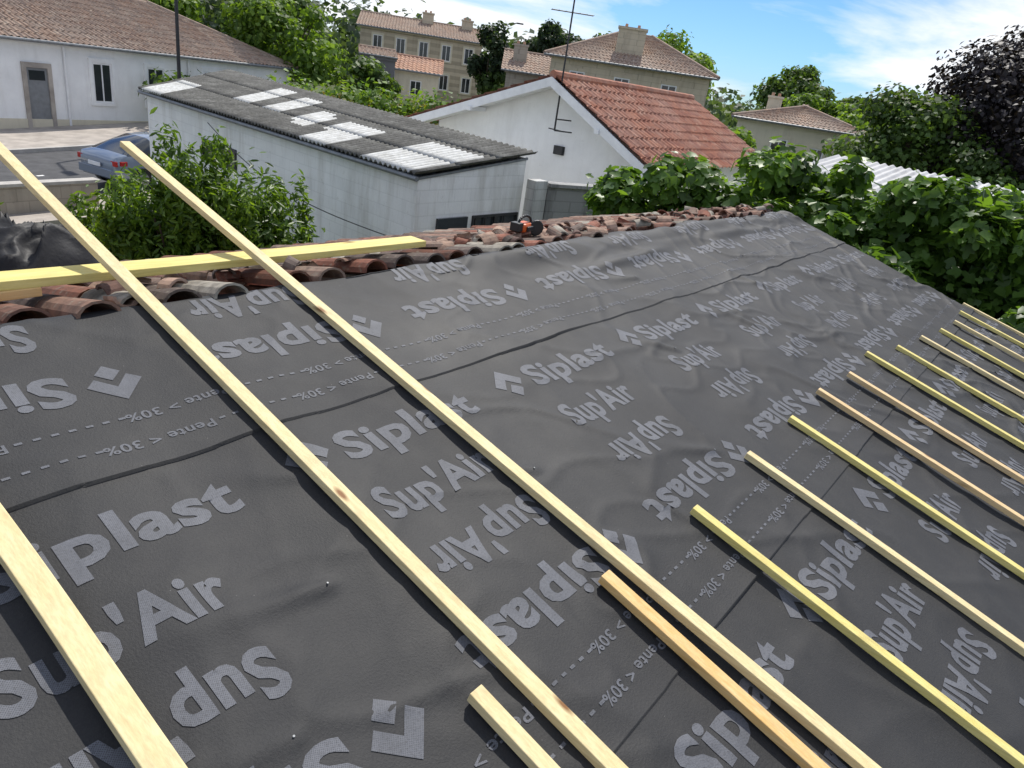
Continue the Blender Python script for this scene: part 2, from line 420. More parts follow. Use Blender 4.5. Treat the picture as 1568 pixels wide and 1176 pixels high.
# ---- old tile roof on the far slope
def tile(mb,c,ang,pitch,r0,r1,L,flip,col,roll=0.):
    n=7; vs=[];fs=[]
    for k,(y,r) in enumerate(((-L/2,r0),(L/2,r1))):
        for i in range(n+1):
            t=math.pi*i/n
            for rr in (r,r-.013):
                z=math.sin(t)*rr*.75
                vs.append((math.cos(t)*rr,y,-z if flip else z))
    m=2*(n+1)
    for i in range(n):
        a=2*i; fs.append((a,a+2,a+2+m,a+m)); fs.append((a+1,a+1+m,a+3+m,a+3)); fs.append((a,a+1,a+3,a+2)); fs.append((a+m,a+m+2,a+m+3,a+m+1))
    R=Matrix.Rotation(ang,4,'Z')@Matrix.Rotation(pitch,4,'X')@Matrix.Rotation(roll,4,'Y')
    mb.add([Vector(c)+(R@Vector(v)) for v in vs],fs,0,col)
pal=[(.17,.075,.05),(.21,.11,.08),(.14,.085,.07),(.25,.15,.11),(.13,.1,.085),(.32,.22,.17),(.2,.14,.11),(.26,.11,.075),(.33,.3,.25)]
def tcol():
    c=random.choice(pal); k=random.uniform(.8,1.35); return (c[0]*k,c[1]*k,c[2]*k,1)
old=empty('old_tile_roof')
mb=MB(); px=-4.
RY=2.60; RZ=3.583
while px<8.4:
    y0=random.uniform(-.05,.07)
    for rw in range(7):
        y=RY+.21+y0+rw*.345+random.uniform(-.03,.03)
        z=RZ-.2586*(y-RY-.1)
        tile(mb,(px+.09+random.uniform(-.01,.01),y,z-.02),random.uniform(-.03,.03),-.253+.03,.072,.085,.42,True,tcol())
        if random.random()<.95:
            tile(mb,(px+random.uniform(-.014,.014),y+random.uniform(-.02,.02),z+.003+random.uniform(0,.01)),random.uniform(-.07,.07),-.253+.04,.082,.07,.42,False,tcol())
    px+=.18
mb.build('canal_tiles',[T_OLD],old)
mb=MB()
for i in range(300):
    x=random.uniform(3.1,8.3) if i<250 else random.uniform(-1,3); y=RY+.05+random.uniform(.0,.9)
    z=RZ-.2586*(y-RY-.1)+random.uniform(.03,.075)
    s_=random.uniform(.4,.9)
    tile(mb,(x,y,z),random.uniform(0,6.3),random.uniform(-.25,.25)-.1,.075*s_,.065*s_,random.uniform(.04,.2),random.random()<.3,tcol() if random.random()<.75 else (.4,.27,.2,1),random.uniform(-.6,.6))
mb.build('broken_tiles',[T_OLD],old)
mb=MB()
x0,x1=-6.,EDGE-.12; zE=3.0
ye=.398+CS*-4.5; zee=3.061+.2504*-4.5
vs=[(x0,ye,0),(x1,ye,0),(x1,4.95,0),(x0,4.95,0),(x0,ye,zee-.1),(x1,ye,zee-.1),(x1,4.95,zE-.14),(x0,4.95,zE-.14),(x0,2.625,3.49),(x1,2.625,3.49)]
mb.add(vs,[(0,1,5,4),(2,3,7,6),(1,2,6,9,5),(3,0,4,8,7),(4,5,9,8),(8,9,6,7)],0)
mb.build('house_walls',[P_STONE2],old)
# ---- crumpled plastic sheet
n=80; g=np.linspace(-1,1,n); GX,GY=np.meshgrid(g,g)
rad=np.clip(1-(np.abs(GX)**3+np.abs(GY)**3),0,1)**.6
w1=vnoise(GX*1.5+3,GY*1.5,31)*2.6
cr=1-np.abs(2*vnoise(GX*2.6+20+w1,GY*1.5+GX*1.6+w1,21)-1)
cr2=1-np.abs(2*vnoise(GX*4.6+w1*2,GY*2.2-GX*2.6,26)-1)
cr3=1-np.abs(2*vnoise(GX*7+w1*3,GY*5+GX*3,28)-1)
HZ=rad*(.22+.2*(vnoise(GX*1.6+4,GY*1.4,22)-.5)+.08*(1-GX)/2)+.15*cr**3*rad+.08*cr2**3*rad+.03*cr3**2*rad
wx=1.30+GX*.68+.06*vnoise(GX*3,GY*3,24); wy=4.75+GY*.42+.05*vnoise(GX*3+8,GY*3,25)
wz=3.57-.2586*(wy-2.6)+HZ-.02
Vv=np.stack([wx,wy,wz],-1).reshape(-1,3); ii=(np.arange(n-1)[:,None]*n+np.arange(n-1)[None,:]).ravel()
np_mesh('crumpled_plastic_sheet',Vv,np.stack([ii,ii+1,ii+1+n,ii+n],-1),[M_BLACKROLL],smooth=True)
# ---- power saw
saw=empty('power_saw')
M_ORG=simple('orange_plastic',(.6,.11,.02),.4,.1,10,.001); M_BLK=simple('black_plastic',(.02,.02,.02),.45,.2,10,.001)
cx,cy,cz=4.02,2.90,3.635
mb=MB(); mb.box((cx-.07,cy-.045,cz),(.12,.02,0),(-.015,.09,0),(0,0,.065),0); mb.build('motor_body',[M_ORG],saw,bevel=.02)
mb=MB(); mb.box((cx-.13,cy-.035,cz+.01),(.06,.006,0),(-.01,.07,0),(0,0,.06),0); mb.box((cx-.05,cy-.06,cz+.012),(.08,.012,0),(-.002,.016,0),(0,0,.035),0); mb.cyl((cx+.06,cy-.05,cz+.03),(cx+.07,cy-.03,cz+.03),.055,.055,20); mb.build('guard',[M_BLK],saw,bevel=.006)
mb=MB()
for i in range(10):
    a=math.pi*i/10;b=math.pi*(i+1)/10
    mb.cyl((cx-.02-.07*math.cos(a),cy,cz+.06+.05*math.sin(a)),(cx-.02-.07*math.cos(b),cy,cz+.06+.05*math.sin(b)),.009,.009,8)
mb.build('handle',[M_BLK],saw,smooth=True)

# ------------------------------------------------------------ surfaces for other roofs
def slope(mb,p00,p10,p11,p01,ncol,nrow,amp,step=0.,mi=0,pts=6,thick=.0,mfun=None):
    p00,p10,p11,p01=[Vector(p) for p in (p00,p10,p11,p01)]
    nrm=(p10-p00).cross(p01-p00)
    if nrm.length<1e-6: nrm=(p10-p00).cross(p11-p00)
    nrm.normalize()
    if nrm.z<0:nrm=-nrm
    nu=ncol*pts; rows=[]
    for r in range(nrow):
        rows+=[(r/nrow,step),((r+1)/nrow-1e-4,0.)]
    if step==0: rows=[(r/nrow,0.) for r in range(nrow+1)]
    b=len(mb.v)
    for (v,st) in rows:
        for i in range(nu+1):
            u=i/nu; p=(p00*(1-u)+p10*u)*(1-v)+(p01*(1-u)+p11*u)*v
            mb.v.append(tuple(p+nrm*(amp*(math.cos(u*ncol*2*math.pi)+1)/2+st+random.uniform(-.1,.1)*amp*(step>0)))); mb.c.append((.5,.5,.5,1))
    for j in range(len(rows)-1):
        for i in range(nu):
            a=b+j*(nu+1)+i; mb.f.append((a,a+1,a+nu+2,a+nu+1))
            m=mi
            if mfun: m=mfun((i+.5)/nu,(rows[j][0]+rows[j+1][0])/2)
            mb.m.append(m)
def wallpoly(mb,pts,mi=0): mb.add(pts,[tuple(range(len(pts)))],mi)
def window(mb,A,e,nrm,k,z,w,h,fr=1,gl=2,fw=.07,mull=True,sur=None):
    A=Vector((A[0],A[1],0));e=Vector((e[0],e[1],0));nr=Vector((nrm[0],nrm[1],0)); up=Vector((0,0,1))
    o=A+e*(k-w/2)+up*z
    if sur is not None:
        for (dx,dz,ww,hh) in ((-.14,-.12,w+.28,.12),(-.14,h,w+.28,.16),(-.14,0,.14,h),(w,0,.14,h)):
            mb.box(o+e*dx+up*dz+nr*-.02,e*ww,nr*.09,up*hh,sur)
    mb.box(o+nr*-.02,e*w,nr*.025,up*h,gl)
    for (dx,dz,ww,hh) in ((0,0,fw,h),(w-fw,0,fw,h),(fw,0,w-2*fw,fw),(fw,h-fw,w-2*fw,fw)):
        mb.box(o+e*dx+up*dz+nr*-.018,e*ww,nr*.055,up*hh,fr)
    if mull: mb.box(o+e*(w/2-.025)+up*fw+nr*-.016,e*.05,nr*.045,up*(h-2*fw),fr)
def house(name,A,B,depth,z0,ze,zr,kind,wm,rm,wins=(),sidewins=(),over=.35,ncol=None,mats_extra=None,side='R',chim=(),hipw=None):
    A=Vector((A[0],A[1]));B=Vector((B[0],B[1])); e=(B-A); L=e.length; e.normalize(); n=Vector((e.y,-e.x))
    if n.dot(-A)<0: n=-n
    bk=-n
    root=empty(name)
    P=lambda k,d,z: (A.x+e.x*k+bk.x*d, A.y+e.y*k+bk.y*d, z)
    mb=MB()
    wallpoly(mb,[P(0,0,z0),P(L,0,z0),P(L,0,ze),P(0,0,ze)])
    wallpoly(mb,[P(0,depth,z0),P(L,depth,z0),P(L,depth,ze),P(0,depth,ze)])
    if kind=='gable':
        wallpoly(mb,[P(0,0,z0),P(0,depth,z0),P(0,depth,ze),P(0,depth/2,zr),P(0,0,ze)])
        wallpoly(mb,[P(L,0,z0),P(L,depth,z0),P(L,depth,ze),P(L,depth/2,zr),P(L,0,ze)])
    else:
        wallpoly(mb,[P(0,0,z0),P(0,depth,z0),P(0,depth,ze),P(0,0,ze)])
        wallpoly(mb,[P(L,0,z0),P(L,depth,z0),P(L,depth,ze),P(L,0,ze)])
    for (k,z,w,h) in wins: window(mb,(A.x,A.y),e,n,k,z,w,h,1,2,sur=3)
    for (k,z,w,h) in sidewins:
        C=A+e*L; window(mb,(C.x,C.y),bk,e,k,z,w,h,1,2,sur=3)
    mb.box(P(-.1,-.12,ze-.2),(e.x*(L+.2),e.y*(L+.2),0),(bk.x*.118,bk.y*.118,0),(0,0,.16),3)
    mb.box(P(L+.002,-.1,ze-.2),(e.x*.1,e.y*.1,0),(bk.x*(depth+.1),bk.y*(depth+.1),0),(0,0,.16),3)
    mb.build('walls',[wm,M_FRAME,M_GLASS,mats_extra or wm],root)
    mb=MB(); o=over; nc=ncol or int(L/.24); sl=(zr-ze)/(depth/2); zo=ze-o*sl+.06; zt=zr+.06
    nrw=max(3,int(depth/2/.4))
    if kind=='gable':
        slope(mb,P(-o,-o,zo),P(L+o,-o,zo),P(L+o,depth/2,zt),P(-o,depth/2,zt),nc,nrw,.07,.03)
        slope(mb,P(-o,depth+o,zo),P(L+o,depth+o,zo),P(L+o,depth/2,zt),P(-o,depth/2,zt),nc,nrw,.07,.03)
        rl=(P(-o,depth/2,zt+.03),P(L+o,depth/2,zt+.03))
    else:
        hw=hipw if hipw is not None else depth/2
        a=P(hw,depth/2,zt);b=P(L-hw,depth/2,zt)
        slope(mb,P(-o,-o,zo),P(L+o,-o,zo),b,a,nc,nrw,.07,.03)
        slope(mb,P(-o,depth+o,zo),P(L+o,depth+o,zo),b,a,nc,nrw,.07,.03)
        ns=int(depth/.24)
        slope(mb,P(L+o,-o,zo),P(L+o,depth+o,zo),b,b,ns,nrw,.07,.03)
        slope(mb,P(-o,-o,zo),P(-o,depth+o,zo),a,a,ns,nrw,.07,.03)
        rl=(a,b)
        for q,w in ((P(L+o,-o,zo),b),(P(-o,-o,zo),a),(P(L+o,depth+o,zo),b)):
            mb.cyl(Vector(q)+Vector((0,0,.05)),Vector(w)+Vector((0,0,.05)),.11,.11,8)
    mb.cyl(rl[0],rl[1],.12,.12,8)
    mb.build('tiled_roof',[rm],root)
    if chim:
        mb=MB()
        for (k,d,w,dd,zb,zc) in chim:
            q=Vector(P(k,d,zb)); E_=Vector((e.x,e.y,0));K=Vector((bk.x,bk.y,0))
            mb.box(q,E_*w,K*dd,(0,0,zc-zb),0); mb.box(q-E_*.06-K*.06+Vector((0,0,zc-zb)),E_*(w+.12),K*(dd+.12),(0,0,.12),0)
            for t in (.25,.7): mb.cyl(q+E_*w*t+K*dd*.5+Vector((0,0,zc-zb+.12)),q+E_*w*t+K*dd*.5+Vector((0,0,zc-zb+.3)),.1,.08,8,1)
        mb.build('chimney',[wm,T_BRT],root)
    mb=MB(); mb.cyl(P(-o,-o-.06,zo-.02),P(L+o,-o-.06,zo-.02),.06,.06,8); mb.build('gutter',[M_ZINC],root)
    return root

# white house across the street
hs=house('white_street_house',(10.8-.9855*14,32.6-.17*14),(10.8+.9855*14.6,32.6+.17*14.6),9,-.3,3.42,5.3,'hip',P_WHITE,T_BRN,
      wins=[(14+4.0,1.2,.85,1.55),(14+6.5,1.2,.85,1.55),(14+9.5,1.3,.9,1.5),(14-2.,1.2,.85,1.55)],over=.3,hipw=5,mats_extra=P_WHITE)
mb=MB()
E=Vector((.9855,.17,0)); N=Vector((.17,-.9855,0)); A=Vector((10.8,32.6,0))
o=A+E*.95+Vector((0,0,.02)); up=Vector((0,0,1))
mb.box(o+N*-.02,E*.8,N*.03,up*2.35,0)
for dx,dz,ww,h_ in ((-.16,0,.16,2.35),(.8,0,.16,2.35),(-.16,2.35,1.12,.18)): mb.box(o+E*dx+up*dz-N*.02,E*ww,N*.09,up*h_,1)
mb.box(o+E*.1+up*1.9+N*.012,E*.6,N*.006,up*.35,2)
mb.build('front_door',[M_DOOR,M_PAVE,M_GLASS],hs)
mb=MB(); mb.cyl(A+E*2.45+N*.08,A+E*2.45+N*.08+up*3.3,.05,.05,8); mb.cyl(A+E*8.2+N*.08,A+E*8.2+N*.08+up*3.3,.05,.05,8); mb.box(A-E*14+N*.002,E*28.5,N*.05,up*.5,1); mb.build('downpipe',[M_FRAME,P_CREAM],hs)

# shed with corrugated roof
shed=empty('white_outbuilding')
LN=Vector((7.85,7.8,3.05));LF=Vector((9.1,18.7,3.05));HN=Vector((10.85,7.8,3.36));HF=Vector((13.6,22.0,3.50))
mb=MB()
def dn(v,z): return Vector((v.x,v.y,z))
ins=.16
ln=LN+Vector((ins,.12,-.06));lf=LF+Vector((ins,-.1,-.06));hn=HN+Vector((-.15,.12,-.06));hf=HF+Vector((-.2,-.15,-.06))
for a,b in ((ln,lf),(ln,hn),(hn,hf),(lf,hf)):
    wallpoly(mb,[dn(a,-.2),dn(b,-.2),b,a])
mb.build('walls',[P_SHED],shed)
panels=[(.02,.135,0,.62),(.235,.31,0,.55),(.37,.42,.22,.5),(.375,.47,.62,.62),(.50,.57,.33,.78),(.62,.70,.35,.85),(.87,.98,.0,.40),(.40,.45,.25,.6),(.31,.335,.28,.55)]
def pf(u,v):
    for a,b,c,d in panels:
        if a<=u<=b and c<=v<=d: return 1
    return 0
mb=MB()
nc=84; nr=3
for r in range(nr):
    v0=r/nr-.012*(r>0);v1=(r+1)/nr
    L=lambda a,b,t:a+(b-a)*t
    lift=Vector((0,0,.012*(r)))
    slope(mb,L(LN,HN,v0)+lift,L(LF,HF,v0)+lift,L(LF,HF,v1)+lift,L(LN,HN,v1)+lift,nc,5,.05,0.,0,8,mfun=(lambda u,v,v0=v0,v1=v1:pf(u,v0+(v1-v0)*v)))
o=mb.build('corrugated_roof',[M_FIB,M_TRANS],shed,smooth=True)
md=o.modifiers.new('s','SOLIDIFY'); md.thickness=.012; md.offset=-1
mb=MB()
mb.box(ln+Vector((-.03,0,-.04)),(lf-ln),(.028,0,0),(0,0,.06),0)
mb.cyl(LN+Vector((.02,0,-.05)),LF+Vector((.02,0,-.05)),.04,.04,8)
mb.box(ln+Vector((0,-.03,-.02)),(hn-ln),(0,.028,0),(0,0,.04),0)
mb.build('fascia',[M_ZINC],shed)
mb=MB()
mb.box((8.5,7.87,1.35),(.72,0,0),(0,.05,0),(0,0,1.0),0)
window(mb,(9.35,7.92),(1,0),(0,-1),.65,1.8,1.25,.55,1,0,.04)
for i in range(4): mb.box((9.42+i*.26,7.87,1.84),(.03,0,0),(0,.02,0),(0,0,.47),1)
dl=(lf-ln); dl.z=0; dl.normalize()
window(mb,(ln.x,ln.y),(dl.x,dl.y),(-dl.y,dl.x) if -dl.y<0 else (dl.y,-dl.x),6.8,2.0,1.6,.42,1,0,.04)
mb.build('openings',[M_GLASS,M_DARK],shed)
mb=MB(); pr=None
for i in range(25):
    t=i/24; p=Vector((8.5,14.6,2.85)).lerp(Vector((7.75,7.75,2.05)),t)+Vector((-.25*math.sin(t*math.pi),0,-.25*math.sin(t*math.pi)))
    if pr is not None: mb.cyl(pr,p,.009,.009,6)
    pr=p
mb.build('cable',[M_DARK],shed)
mb=MB()
mb.box((10.72,7.66,-.1),(.34,-.03,0),(.03,.22,0),(0,0,3.05),1)
mb.box((11.08,7.62,-.1),(2.1,-.85,0),(.08,.2,0),(0,0,2.95),0)
mb.box((11.07,7.56,2.855),(2.16,-.88,0),(.1,.3,0),(0,0,.06),0)
mb.build('block_wall',[P_BLOCK,P_PIER])

# gable house
gh=empty('white_gable_house')
GL=Vector((14.45,13.7,0));GR=Vector((15.1,8.05,0)); GA=Vector((14.78,10.2,0)); DX=Vector((7.7,.15,0))
zl,zr_,za=3.3,3.45,4.62
mb=MB()
wallpoly(mb,[dn(GL,-.3),dn(GR,-.3),dn(GR,zr_),dn(GA,za),dn(GL,zl)])
wallpoly(mb,[dn(GL+DX,-.3),dn(GR+DX,-.3),dn(GR+DX,zr_),dn(GA+DX,za),dn(GL+DX,zl)])
wallpoly(mb,[dn(GR,-.3),dn(GR+DX,-.3),dn(GR+DX,zr_),dn(GR,zr_)])
wallpoly(mb,[dn(GL,-.3),dn(GL+DX,-.3),dn(GL+DX,zl),dn(GL,zl)])
mb.build('walls',[P_WHITE],gh)
mb=MB()
ov=Vector((-.5,0,0))
eL=Vector((14.25,14.35,3.18));eR=Vector((15.05,7.45,3.16)); ap=Vector((14.75,10.15,4.72))
slope(mb,eR+ov,eR+DX,ap+DX+Vector((0,.25,0)),ap+ov,34,9,.055,.03)
slope(mb,eL+ov,eL+DX,ap+DX+Vector((0,.25,0)),ap+ov,34,12,.055,.03)
mb.cyl(ap+ov+Vector((0,0,.05)),ap+DX+Vector((0,.25,.05)),.1,.1,8)
mb.build('tiled_roof',[T_RED],gh)
mb=MB()
for q in (eL,eR):
    dd=(ap-q)
    mb.box(q+ov+Vector((-.05,0,-.2)),dd,Vector((.045,0,0)),(0,0,.2),0)
    mb.box(q+ov+Vector((0.0,0,-.14)),dd,Vector((.48,0,0)),(0,0,.03),0)
    for t in (.02,.5):
        c=q+dd*t; mb.box(c+ov+Vector((-.1,-.06,-.24)),(.6,0,0),(0,.12,0),(0,0,.1),0)
mb.build('barge_boards',[M_FRAME],gh)
mb=MB(); mb.box((14.82,9.9,3.05),(-.06,.03,0),(0,.25,0),(0,0,.2),0); mb.build('wall_lamp',[M_DARK],gh)
mb=MB(); bx=Vector((14.35,9.95,3.6))
mb.cyl(bx,bx+Vector((0,0,2.9)),.022,.018,8)
for zz,L in ((2.8,.8),(2.45,.6)):
    c=bx+Vector((0,0,zz)); mb.cyl(c+Vector((-.3,.35,0)),c+Vector((.3,-.35,0)),.012,.012,6)
    for i in range(7):
        t=-1+i/3; q=c+Vector((.3*t,-.35*t,0)); mb.cyl(q+Vector((-.16,-.14,0))*L,q+Vector((.16,.14,0))*L,.006,.006,5)
mb.cyl(bx+Vector((0,0,.25)),bx+Vector((.4,-.15,.25)),.015,.015,6); mb.cyl(bx+Vector((0,0,-.0)),bx+Vector((.35,-.25,0)),.015,.015,6); mb.cyl(bx+Vector((-.1,-.25,.02)),bx+Vector((.12,.25,.02)),.014,.014,6)
mb.build('tv_aerial',[M_DARK])

house('stone_house',(36.5,26.3),(41.0,18.4),9,-.3,6.15,7.9,'hip',P_STONE,T_BRN,wins=[(1.6,3.9,.9,1.5),(4.2,3.9,.9,1.5),(6.9,3.9,.9,1.5)],sidewins=[(2,3.9,.9,1.5),(5,3.9,.9,1.5)],over=.4,chim=[(3.5,1.2,1.6,1.0,5.8,8.0)],hipw=3.6)
house('long_stone_house',(45.4,53.3),(52.9,45.8),8,-.2,6.9,8.0,'gable',P_STONE,T_BRN,wins=[(1.5,5.0,.8,1.3),(3.5,5.0,.8,1.3),(5.5,5.0,.8,1.3),(7.5,5.0,.8,1.3),(9.5,5.0,.8,1.3),(3.5,2.6,.8,1.3),(5.5,2.6,.8,1.3),(7.5,2.6,.8,1.3),(9.5,2.6,.8,1.3)],sidewins=[(2,4.8,.8,1.3),(5,4.8,.8,1.3)],chim=[(8.8,3.2,1.0,.8,6.8,8.6),(5.2,3.2,1.,.8,6.9,8.7)],mats_extra=P_CREAM)
house('small_tiled_house',(37.5,40.2),(39.6,38.0),6,-.2,4.0,4.8,'gable',P_CREAM,T_BRT,wins=[(1.5,2.4,.8,1.)],over=.3)
house('dark_rendered_house',(35.4,41.4),(37.2,39.9),6,-.2,4.6,5.0,'gable',P_DARK,T_BRN,over=.15)
house('grey_stone_house',(38.9,31.4),(42.2,27.2),7,-.2,5.0,6.1,'gable',P_STONE2,T_BRN,wins=[(2,3.2,.8,1.2)],chim=[(.3,1.5,.9,.7,5.,6.5)])
house('cream_house',(41.9,16.6),(43.9,10.2),7,-.2,4.35,5.3,'hip',P_CREAM,T_BRN,wins=[(2.5,2.3,.9,1.2),(4.6,2.6,.7,.7)],sidewins=[(2,2.3,.8,1.)],chim=[(1.2,3,.8,.6,4.9,5.6)])
house('hillside_house',(19,52),(26,51),8,1,5.8,7.2,'gable',P_CREAM,T_BRN,wins=[(2,3.8,.8,1.2),(5,3.8,.8,1.2)])
pb=empty('pale_roof_workshop'); mb=MB()
a=Vector((15.6,5.0,3.55));b=Vector((15.6,-9,3.4));c=Vector((19.6,-9,3.7));dd=Vector((19.6,5.0,3.92))
slope(mb,a,b,c,dd,76,2,.05,0,0,6); mb.build('sheet_roof',[M_PALECORR],pb,smooth=True)
mb=MB()
for p,q in ((a,b),(b,c),(c,dd),(dd,a)): wallpoly(mb,[dn(p,-.2),dn(q,-.2),q-Vector((0,0,.06)),p-Vector((0,0,.06))])
mb.build('walls',[P_WHITE],pb)

# ------------------------------------------------------------ ground, street
def gz(X): return min(.5,max(-.1,.06*(X-10.7)))
def gzz(x,y):
    z=gz(x)-.06
    r=math.hypot(x,y)
    if r>110: z+=3*(min(r,400)-110)/100*(.3+max(0,y)/400)
    return z
XS=[-500,-200,-60,-20,0,4.7,9.03,14,19,30,45,60,80,100,130,160,200,300,500]; YS=[-500,-200,-60,-20,0,20,40,60,80,100,130,160,200,300,500]
mb=MB(); vs=[(x,y,gzz(x,y)) for y in YS for x in XS]; nx=len(XS)
mb.add(vs,[(j*nx+i,j*nx+i+1,(j+1)*nx+i+1,(j+1)*nx+i) for j in range(len(YS)-1) for i in range(nx-1)],0)
mb.build('ground',[M_GRASS])
def strip(name,k0,k1,d0,d1,zo,mat,thick=None):
    mb=MB(); n=30; vs=[];fs=[]
    for i in range(n+1):
        k=k0+(k1-k0)*i/n
        for dd_ in (d0,d1):
            p=A+E*k+N*dd_; vs.append((p.x,p.y,gz(p.x)+zo))
            if thick: vs.append((p.x,p.y,gz(p.x)+zo-thick))
    st=4 if thick else 2
    for i in range(n):
        a=i*st
        if thick:
            fs+=[(a,a+2,a+2+st,a+st),(a,a+st,a+1+st,a+1),(a+2,a+3,a+3+st,a+2+st)]
        else: fs.append((a,a+1,a+1+st,a+st))
    mb.add(vs,fs,0); return mb.build(name,[mat])
strip('street',-40,60,4.3,11.2,0,M_ASPH)
strip('pavement',-40,60,-.3,4.1,.12,M_PAVE,.2)
strip('kerb',-40,60,4.1,4.3,.135,M_KERB,.2)
strip('pavement',-40,60,11.35,13.2,.12,M_PAVE,.2)
strip('kerb',-40,60,11.2,11.35,.135,M_KERB,.2)
mb=MB()
for i in range(-8,12):
    p=A+E*(i*3.0-.6)+N*7.6; q=p+E*1.2
    vs=[(p.x,p.y,gz(p.x)+.005),(q.x,q.y,gz(q.x)+.005),(q.x+N.x*.12,q.y+N.y*.12,gz(q.x)+.005),(p.x+N.x*.12,p.y+N.y*.12,gz(p.x)+.005)]
    mb.add(vs,[(0,1,2,3)],0)
mb.build('road_marking',[M_LINE])
mb=MB(); mb.box((2.,18.6,-.1),(6.4,1.1,0),(-.04,.22,0),(0,0,.75),0); mb.box((1.98,18.55,.65),(6.5,1.12,0),(-.05,.32,0),(0,0,.07),1)
mb.build('low_garden_wall',[P_STONE2,M_KERB])
n=24; g=np.linspace(0,1,n); GX,GY=np.meshgrid(g,g)
zz=-.1+2.0*np.sin(GX*math.pi)**.7*np.sin(GY*math.pi)**.7+.25*(vnoise(GX*5,GY*5,41)-.5)
Vv=np.stack([-1+GX*5.2,5.6+GY*6,zz],-1).reshape(-1,3); ii=(np.arange(n-1)[:,None]*n+np.arange(n-1)[None,:]).ravel()
np_mesh('earth_bank',Vv,np.stack([ii,ii+1,ii+1+n,ii+n],-1),[M_SOIL],smooth=True)

mb=MB(); p=Vector((15.75,29.0,.2)); mb.cyl(p,p+up*1.2,.11,.10,12); mb.cyl(p+up*1.2,p+up*8,.075,.055,12); mb.cyl(p+up*8,p+up*8.4-Vector((0,1.2,0)),.04,.04,8); mb.box(p+up*8.35-Vector((.13,1.8,0)),(.26,0,0),(0,.65,0),(0,0,.12),0)
mb.build('street_lamp',[M_DARK],bevel=.01)
mb=MB(); p=Vector((50,41.2,1)); mb.cyl(p,p+up*7.3,.07,.05,8); mb.cyl(p+up*7.3,p+up*7.6+Vector((.7,-.7,0)),.035,.035,8); mb.box(p+up*7.55+Vector((.6,-.8,0)),(.4,-.4,0),(.1,.1,0),(0,0,.1)); mb.build('street_lamp',[M_DARK])

# ------------------------------------------------------------ car
def car(name,pos,ang):
    root=empty(name); root.location=pos; root.rotation_euler=(0,0,ang)
    paint=NT('car_paint'); paint.set((.22,.27,.34),.25,None,.5,.4); paint.b.inputs['Coat Weight'].default_value=.8
    st=[(-2.15,.45,.80,.80,.70,.60),(-2.08,.30,.92,.93,.80,.66),(-1.75,.24,.98,1.00,.86,.70),(-1.35,.22,.98,1.22,.88,.62),(-.85,.22,.97,1.42,.89,.58),(-.2,.22,.95,1.46,.89,.60),(.4,.22,.94,1.40,.89,.60),(.95,.22,.93,1.12,.88,.64),(1.2,.22,.92,.96,.88,.70),(1.75,.24,.82,.84,.85,.68),(2.1,.30,.66,.67,.78,.60),(2.18,.42,.55,.56,.66,.5)]
    vs=[];fs=[];ms=[]
    def ring(s):
        x,zl,zb,zr2,wb,wr=s
        h=[(wb*.92,zl),(wb,zl+.18),(wb*1.0,(zl+zb)/2+.08),(wb*.97,zb),(wr+(wb-wr)*.15 if zr2-zb>.1 else wr*1.1,zb+(zr2-zb)*.85),(wr*.8,zr2),(0,zr2+.015)]
        return [(x,a,b) for a,b in h]+[(x,-a,b) for a,b in h[::-1][1:]]
    for s in st: vs+=ring(s)
    m=13
    for i in range(len(st)-1):
        for j in range(m-1):
            fs.append((i*m+j,i*m+j+1,(i+1)*m+j+1,(i+1)*m+j))
            t=(st[i][3]-st[i][2]>.1) or (st[i+1][3]-st[i+1][2]>.1)
            side=j in (3,8)
            scr=(j in(3,4,5,6,7,8)) and ((i in (2,3)) or (i in (6,7)))
            ms.append(1 if ((side and t) or (scr and t)) else 0)
    fs.append(tuple(range(m))[::-1]);ms.append(0); fs.append(tuple((len(st)-1)*m+k for k in range(m)));ms.append(0)
    for i in range(len(st)-1): fs.append((i*m,(i+1)*m,(i+1)*m+m-1,i*m+m-1)); ms.append(0)
    me=bpy.data.meshes.new('body'); me.from_pydata(vs,[],fs); me.materials.append(paint.mat); me.materials.append(M_GLASS)
    me.polygons.foreach_set('material_index',ms); me.polygons.foreach_set('use_smooth',[True]*len(fs))
    bm=bmesh.new(); bm.from_mesh(me); bmesh.ops.recalc_face_normals(bm,faces=bm.faces); bm.to_mesh(me); bm.free()
    link(bpy.data.objects.new('body',me),root)
    mb=MB()
    for x in (-1.35,1.32):
        for s in (-1,1):
            mb.cyl((x,s*.70,.32),(x,s*.905,.32),.33,.33,24,0); mb.cyl((x,s*.905,.32),(x,s*.915,.32),.2,.19,16,1)
    mb.build('wheels',[M_BLK,M_GALV],root)
    red=simple('tail_light',(.4,.02,.015),.25,.1,8,0)
    mb=MB()
    for s in (-1,1):
        mb.box((-2.14,s*.74-.12,.70),(.06,0,0),(0,.24,0),(0,0,.14),0)
        mb.box((-2.0,s*.80-.02+.0,.72),(.2,0,0),(0,.07*s if s<0 else .07,0),(0,0,.12),0)
        mb.box((2.02,s*.6-.12,.55),(.12,0,0),(0,.24,0),(0,0,.12),2)
        mb.box((.75,s*.93-.08,.95),(.12,0,0),(0,.16,0),(0,0,.11),1)
    mb.box((-2.2,-.75,.36),(.1,0,0),(0,1.5,0),(0,0,.22),1); mb.box((-2.225,-.26,.62),(.03,0,0),(0,.52,0),(0,0,.11),2)
    for s in (-1,1):
        mb.box((-.22,s*.90-.01,.5),(.02,0,0),(0,.02,0),(0,0,.5),3)
        mb.box((-1.6,s*.895-.012,.93),(2.7,0,0),(0,.024,0),(0,0,.025),3)
    mb.build('lights_trim',[red,paint.mat,M_FRAME,M_BLK],root,bevel=.015)
    return root
car('parked_car',(11.55,22.45,0.04),math.radians(9.8))

